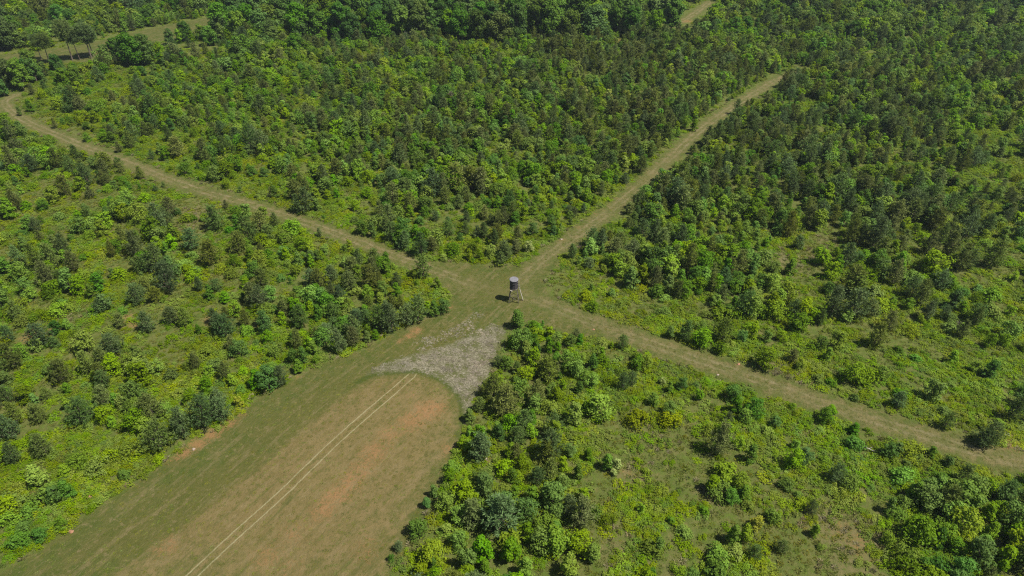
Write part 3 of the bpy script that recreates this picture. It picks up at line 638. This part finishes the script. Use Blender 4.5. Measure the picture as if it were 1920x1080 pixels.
# ------------------------------------------------------------------ uncountable masses (one object each)
def mass(name, items, kinds, label, cat):
    """items: arrays x, y, z, rot, scale, shape index; drawn by instancing the shapes of `kinds`"""
    cl_ = bpy.data.collections.new(name+'_shapes')
    for i, me in enumerate(kinds):
        o = bpy.data.objects.new(f'{name}_shape_{i:02d}', me); cl_.objects.link(o)
    me = bpy.data.meshes.new(name); n = len(items)
    me.vertices.add(n); me.vertices.foreach_set('co', np.ascontiguousarray(items[:, :3], np.float32).ravel())
    for a, c in (('rot', 3), ('scl', 4), ('sclz', 5)):
        at = me.attributes.new(a, 'FLOAT', 'POINT'); at.data.foreach_set('value', items[:, c].astype(np.float32))
    at = me.attributes.new('pick', 'INT', 'POINT'); at.data.foreach_set('value', items[:, 6].astype(np.int32))
    me.update()
    ng = bpy.data.node_groups.new(name, 'GeometryNodeTree')
    ng.interface.new_socket('Geometry', in_out='INPUT', socket_type='NodeSocketGeometry'); ng.interface.new_socket('Geometry', in_out='OUTPUT', socket_type='NodeSocketGeometry')
    nn, lk = ng.nodes, ng.links
    gi, go = nn.new('NodeGroupInput'), nn.new('NodeGroupOutput')
    ci = nn.new('GeometryNodeCollectionInfo'); ci.inputs['Collection'].default_value = cl_
    ci.inputs['Separate Children'].default_value = True; ci.inputs['Reset Children'].default_value = True
    ip = nn.new('GeometryNodeInstanceOnPoints'); ip.inputs['Pick Instance'].default_value = True
    def na(a, t='FLOAT'):
        q = nn.new('GeometryNodeInputNamedAttribute'); q.data_type = t; q.inputs['Name'].default_value = a; return q.outputs['Attribute']
    cr = nn.new('ShaderNodeCombineXYZ'); lk.new(na('rot'), cr.inputs['Z'])
    er = nn.new('FunctionNodeEulerToRotation'); lk.new(cr.outputs[0], er.inputs[0])
    cs = nn.new('ShaderNodeCombineXYZ'); s_ = na('scl'); lk.new(s_, cs.inputs['X']); lk.new(s_, cs.inputs['Y']); lk.new(na('sclz'), cs.inputs['Z'])
    lk.new(gi.outputs[0], ip.inputs['Points']); lk.new(ci.outputs[0], ip.inputs['Instance']); lk.new(na('pick', 'INT'), ip.inputs['Instance Index'])
    lk.new(er.outputs[0], ip.inputs['Rotation']); lk.new(cs.outputs[0], ip.inputs['Scale']); lk.new(ip.outputs[0], go.inputs[0])
    o = obj(name, me); md = o.modifiers.new('scatter', 'NODES'); md.node_group = ng
    return tag(o, label, cat, kind='stuff')
def mass_of_plants(name, L, label, cat):
    kk = sorted({p['kind'] for p in L}); shapes = []; start = {}
    for k in kk: start[k] = len(shapes); shapes += [q[2] for q in PROTO[k]]
    it = np.array([(p['x'], p['y'], p['z']-.05, random.uniform(0, 6.28), p['h']/BH[p['kind']]*random.uniform(1.0, 1.5), p['h']/BH[p['kind']],
                    start[p['kind']]+random.randrange(len(PROTO[p['kind']]))) for p in L])
    return mass(name, it, shapes, label, cat)
for nm, lab in (('pine_sapling', 'mass of young dark pines crowding the thickets'), ('broadleaf_sapling', 'mass of leafy green saplings crowding the thickets'),
                ('bush', 'mass of low green bushes among the saplings'), ('woodland_tree', 'distant leafy wood along the top of the photo')):
    if rest.get(nm): mass_of_plants({'pine_sapling': 'pine_thicket', 'broadleaf_sapling': 'broadleaf_thicket', 'bush': 'shrubbery', 'woodland_tree': 'distant_forest'}[nm], rest[nm], lab, 'vegetation')

def items_from(x, y, npick, s0, s1, zs=(.8, 1.2), sink=.02):
    n = len(x); s = rng.uniform(s0, s1, n)
    return np.stack([x, y, height(x, y)-sink, rng.uniform(0, 6.28, n), s, s*rng.uniform(*zs, n), rng.integers(0, npick, n)], 1)
# vines and briars
x, y = scatter_grid(1.15, (120, 40, 140), 460)
ty = type_at(x, y, 1.0); cl, _ = clearance(x, y)
pm = np.array([MIXES[t][1] for t in ty])
patch = np.clip(.5+1.1*np.sin(x/4.3+1.9*np.sin(y/5.7))*np.sin(y/3.9+2.1*np.sin(x/6.1)), 0, 1)
_, fq = clearance(x, y)
k = (rng.random(len(x)) < pm*(.15+1.5*patch)*(1-.9*np.clip(fq['dry']+fq['red'], 0, 1))) & (cl < -.5)
mass('undergrowth', items_from(x[k], y[k], 4, .75, 1.4, (.45, 1.05)), [q[2] for q in PROTO['mat']], 'bright yellow-green vines and briars covering the ground', 'undergrowth')
# rough grass
x, y = scatter_grid(.95, (60, 0, 80), 300)
ty = type_at(x, y, 1.0); cl, fq = clearance(x, y)
pm = np.array([MIXES[t][2] for t in ty])
k = (rng.random(len(x)) < pm*.75) & (cl < -.2) & (rng.random(len(x)) > fq['red']*.9)
mass('rough_grass', items_from(x[k], y[k], 4, .7, 1.5, (.4, .85)), [q[2] for q in PROTO['tuft']], 'rough olive grass tufts between the shrubs', 'grass')
# short grass on the mown ground
x, y = scatter_grid(.7, (20, 0, 30), 190)
cl, fq = clearance(x, y)
k = (cl > -.4) & (fq['stw'] < 0) & (rng.random(len(x)) < .65*(1-np.clip(fq['red'], 0, .9))) & (np.abs(np.abs(fq['trk'])-.75) > .3)
mass('short_grass', items_from(x[k], y[k], 4, .35, .8, (.25, .45)), [q[2] for q in PROTO['tuft']], 'short mown grass on the field and tracks', 'grass')
# dead straw and dry grass
x, y = scatter_grid(.55, (0, 0, 0), 180)
f = fields(np.stack([x, y], 1)); k = (f['stw'] > -.5) & (rng.random(len(x)) < .7*np.clip(.35+.3*f['stw'], 0, 1)*np.clip(.2+1.3*np.sin(x*.9+2*np.sin(y*.7))*np.sin(y*1.1+x*.4)+.4, .08, 1))
fl = pts([(905,592),(880,610),(850,625),(815,640),(790,648)]); k |= (line_dist(np.stack([x, y], 1), fl) < 1.6) & (rng.random(len(x)) < .35)
mass('dead_straw', items_from(x[k], y[k], 3, .6, 1.3, (.25, .6)), [q[2] for q in PROTO['straw']], 'grey flattened dead grass below the blind', 'straw')
x, y = scatter_grid(.8, (40, 0, 60), 260)
cl, f = clearance(x, y); k = (cl > -1.6) & (cl < -.1) & (rng.random(len(x)) < .16)
k |= (f['dry'] > .3) & (cl < 0) & (rng.random(len(x)) < .25*f['dry'])
mass('dry_grass', items_from(x[k], y[k], 2, .6, 1.1, (.35, .8)), [q[2] for q in PROTO['drytuft']], 'pale dry grass along the edges of the mown ground', 'grass')

# ------------------------------------------------------------------ hunting blind on its tower
M['roof'] = plain_mat('weathered_grey_roof', (.14,.135,.145), (.20,.195,.205), 3, .6)
M['wall'] = plain_mat('dark_blind_wall', (.040,.036,.040), (.075,.066,.07), 4, .7)
M['trim'] = plain_mat('grey_blind_trim', (.13,.12,.125), (.19,.175,.18), 4, .7)
M['open'] = plain_mat('dark_opening', (.006,.006,.007), (.012,.012,.014), 4, .4)
M['timber'] = plain_mat('weathered_timber', (.10,.085,.06), (.17,.145,.11), 7, .85)
M['pale'] = plain_mat('pale_timber', (.30,.275,.22), (.42,.39,.33), 7, .85)
bx, by = (float(v) for v in ground(963.5, 563)); bz = float(height(bx, by))
blind = obj('hunting_blind', None, loc=(bx, by, bz))
tag(blind, 'round dark hunting blind with grey roof on a timber tower at the crossing', 'hunting blind')
FL, HT, RD, NS = 3.7, 2.2, .95, 10
def box_between(a, b, w, d):
    a, b = np.array(a, float), np.array(b, float); t = unit(b-a); s = unit(np.cross(t, [0.13, .02, 1.] if abs(t[2]) < .9 else [1., .1, 0])); q = np.cross(t, s)
    V = [p+s*w*.5*i+q*d*.5*j for p in (a, b) for i, j in ((-1, -1), (1, -1), (1, 1), (-1, 1))]
    return np.array(V), np.array([(0, 3, 2, 1), (4, 5, 6, 7), (0, 1, 5, 4), (1, 2, 6, 5), (2, 3, 7, 6), (3, 0, 4, 7)])
def part(name, parts, m, parent): return obj(name, mesh_quads(name, *merge(parts), [M[m]]), parent)
def panel(a0, a1, z0, z1, ri, ro):
    V = [(r*math.cos(a), r*math.sin(a), z) for z in (z0, z1) for r, a in ((ri, a0), (ro, a0), (ro, a1), (ri, a1))]
    return np.array(V), np.array([(0, 3, 2, 1), (4, 5, 6, 7), (0, 1, 5, 4), (1, 2, 6, 5), (2, 3, 7, 6), (3, 0, 4, 7)])
def disc(z0, z1, r0, r1, n=30):
    V = [(0, 0, z0)]+[(r0*math.cos(6.2832*k/n), r0*math.sin(6.2832*k/n), z0) for k in range(n)]+[(r0*math.cos(6.2832*k/n), r0*math.sin(6.2832*k/n), z0+.07) for k in range(n)]+[(r1*math.cos(6.2832*k/n), r1*math.sin(6.2832*k/n), z1) for k in range(n)]+[(0, 0, z1+.02)]
    F = []
    for k in range(n):
        j = (k+1) % n
        F += [(0, 1+j, 1+k, 0), (1+k, 1+j, 1+n+j, 1+n+k), (1+n+k, 1+n+j, 1+2*n+j, 1+2*n+k), (1+2*n+k, 1+2*n+j, 1+3*n, 1+3*n)]
    return V, F
def poly_part(name, V, F, m, parent):
    me = bpy.data.meshes.new(name); me.from_pydata([tuple(v) for v in V], [], [tuple(dict.fromkeys(f)) for f in F]); me.materials.append(M[m]); me.update()
    return obj(name, me, parent)
poly_part('floor', *disc(FL-.14, FL-.03, RD+.06, RD+.05), 'timber', blind)
for k in range(NS):
    a0, a1 = 6.2832*k/NS+.012, 6.2832*(k+1)/NS-.012
    w = part('wall_panel', [panel(a0, a1, FL-.02, FL+HT, RD-.05, RD)], 'wall' , blind)
    if k % 2 == 1:
        part('window', [panel(a0+.1, a1-.1, FL+1.05, FL+1.5, RD-.02, RD+.004)], 'open', w)
        part('window_frame', [panel(a0+.06, a1-.06, FL+1.5, FL+1.58, RD-.02, RD+.02), panel(a0+.06, a1-.06, FL+.97, FL+1.05, RD-.02, RD+.02)], 'trim', w)
part('trim_band', [panel(6.2832*k/NS, 6.2832*(k+1)/NS, FL+HT-.14, FL+HT-.004, RD-.01, RD+.03) for k in range(NS)], 'trim', blind)
poly_part('roof', *disc(FL+HT, FL+HT+.16, RD+.09, RD-.02), 'roof', blind)
LEG = [(-1, -1), (1, -1), (1, 1), (-1, 1)]
foot = [(1.2*i, 1.2*j, -.15) for i, j in LEG]; head = [(.62*i, .62*j, FL-.14) for i, j in LEG]
lerp = lambda a, b, t: tuple(np.array(a)*(1-t)+np.array(b)*t)
for k in range(4): part('leg', [box_between(foot[k], head[k], .10, .10)], 'timber', blind)
for k in range(4):
    j = (k+1) % 4
    part('brace', [box_between(lerp(foot[k], head[k], .08), lerp(foot[j], head[j], .55), .09, .05)], 'timber', blind)
    part('brace', [box_between(lerp(foot[j], head[j], .10), lerp(foot[k], head[k], .57), .09, .05)], 'timber', blind)
    part('crossbar', [box_between(lerp(foot[k], head[k], .6), lerp(foot[j], head[j], .6), .09, .05)], 'timber', blind)
lad = part('ladder', [box_between((2.15, .1+s*.3, -.1), (.98, .1+s*.3, FL+.9), .07, .05) for s in (-1, 1)], 'timber', blind)
for k in range(11):
    t = .05+.07*k; xx = 2.15-1.17*t*1.0; zz = -.1+(FL+1.0)*t
    part('rung', [box_between((xx, -.22, zz), (xx, .42, zz), .09, .05)], 'pale', lad)
part('handrail', [box_between((1.3, -.5, FL-.1), (1.3, -.5, FL+1.0), .06, .06), box_between((1.3, .7, FL-.1), (1.3, .7, FL+1.0), .06, .06), box_between((1.3, -.5, FL+1.0), (.86, -.45, FL+1.0), .06, .06), box_between((1.3, .7, FL+1.0), (.8, .6, FL+1.0), .06, .06)], 'pale', blind)
part('landing', [box_between((-.75, -.72, FL-.3), (-.35, -1.05, FL-.3), .42, .06)], 'pale', blind)

# ------------------------------------------------------------------ stones, fallen branches, dead shrubs
M['stone'] = plain_mat('orange_clay_stone', (.24,.115,.06), (.33,.19,.115), 5, .9)
M['whitestone'] = plain_mat('pale_stone', (.26,.20,.15), (.36,.30,.24), 5, .9)
def stone_mesh(r, s):
    import bmesh
    bm = bmesh.new(); bmesh.ops.create_icosphere(bm, subdivisions=2, radius=1)
    for v in bm.verts:
        n = 1+.22*math.sin(v.co.x*3.1+r)+.18*math.sin(v.co.y*4.3+2*r)+.1*math.sin(v.co.z*5+r); v.co = v.co*n; v.co.z *= .5; v.co *= s
    me = bpy.data.meshes.new('stone'); bm.to_mesh(me); bm.free(); return me
for i, (px, py, s, m, lab) in enumerate([
    (167,932,.62,'stone','orange clay stone at the edge of the bright bushes, lower left'), (134,997,.5,'stone','orange clay stone on the field margin nearest the lower left corner'),
    (363,842,.42,'whitestone','pale stone on the red clay bank by the field'), (1053,449,.42,'whitestone','pale stone lying on the far track'),
    (1113,618,.4,'stone','orange stone beside the right track near the blind'), (1385,683,.4,'stone','orange stone below the leaning sapling by the right track'), (1346,703,.35,'whitestone','pale stone on the lower verge of the right track'), (913,861,.5,'whitestone','pale stone in the small clay scar among bushes')]):
    x, y = ground(px, py); me = stone_mesh(i*1.7, s*.72); me.materials.append(M[m])
    o = obj('clay_stone', me, loc=(float(x), float(y), float(height(x, y))+.1*s)); o.rotation_euler = (0, 0, i*1.1); tag(o, lab, 'stone', 'stones on the clay')
for i, (px, py, ln, a, lab) in enumerate([(1627,846,2.6,-.5,'bleached branch lying in the bushes below the right track'), (1885,816,2.0,-.6,'bleached branch on the clay patch by the right track'), (160,212,3.4,-.55,'bleached branch among bushes above the left track')]):
    x, y = (float(v) for v in ground(px, py)); r = R_(i+300)
    prt = [tube([(-ln/2, 0, .0), (-ln*.1, .06, .06), (ln*.2, -.03, .05), (ln/2, .05, .12)], [.09, .08, .06, .03]), tube([(0, .03, .06), (.3, .35, .15), (.5, .6, .2)], [.05, .035, .015], 5), tube([(ln*.2, -.03, .06), (ln*.3, -.3, .2)], [.04, .015], 5)]
    o = part('fallen_branch', prt, 'pale', None); o.location = (x, y, float(height(x, y))+[.55, .12, .9][i]); o.rotation_euler = (.05, 0, a); tag(o, lab, 'branch', 'bleached fallen branches')
for i, (px, py, h, lab) in enumerate([(845,200,5.6,'tall leafless grey shrub standing in the far thicket'), (760,88,6.5,'bare grey tree top below the dark wood'), (152,640,2.4,'leafless brown shrub beside the clay patch at left'),
      (585,232,4.5,'bare grey shrub in the left of the far thicket'), (1790,620,2.6,'pale leafless shrub in the bright right thicket')]):
    x, y = (float(v) for v in ground(px, py)); me = mesh_quads('dead_shrub', *twig_shape(R_(i+400)), [M['bark']])
    o = obj('dead_shrub', me, loc=(x, y, float(height(x, y))-.05)); o.scale = (h/3*1.1, h/3*1.1, h/3); tag(o, lab, 'dead shrub', 'leafless shrubs')

# ------------------------------------------------------------------ haze
hm = bpy.data.materials.new('haze_air'); hm.use_nodes = True; ht = hm.node_tree
for n in list(ht.nodes):
    if n.type != 'OUTPUT_MATERIAL': ht.nodes.remove(n)
pv = ht.nodes.new('ShaderNodeVolumePrincipled'); pv.inputs['Color'].default_value = (.72, .84, .95, 1); pv.inputs['Density'].default_value = .00009; pv.inputs['Anisotropy'].default_value = .2
ht.links.new(pv.outputs[0], [n for n in ht.nodes if n.type == 'OUTPUT_MATERIAL'][0].inputs['Volume'])
a, b, c = (-7000, -4000, -3.), (7000, 10000, 100.), None
V = [(x, y, z) for z in (a[2], b[2]) for x, y in ((a[0], a[1]), (b[0], a[1]), (b[0], b[1]), (a[0], b[1]))]
me = bpy.data.meshes.new('haze'); me.from_pydata(V, [], [(0, 3, 2, 1), (4, 5, 6, 7), (0, 1, 5, 4), (1, 2, 6, 5), (2, 3, 7, 6), (3, 0, 4, 7)]); me.materials.append(hm)
tag(obj('haze', me), 'thin bluish haze over the whole landscape', 'haze', kind='stuff')
print('PLANTS', {k: len(v) for k, v in fams.items()}, 'solo', len(solo))
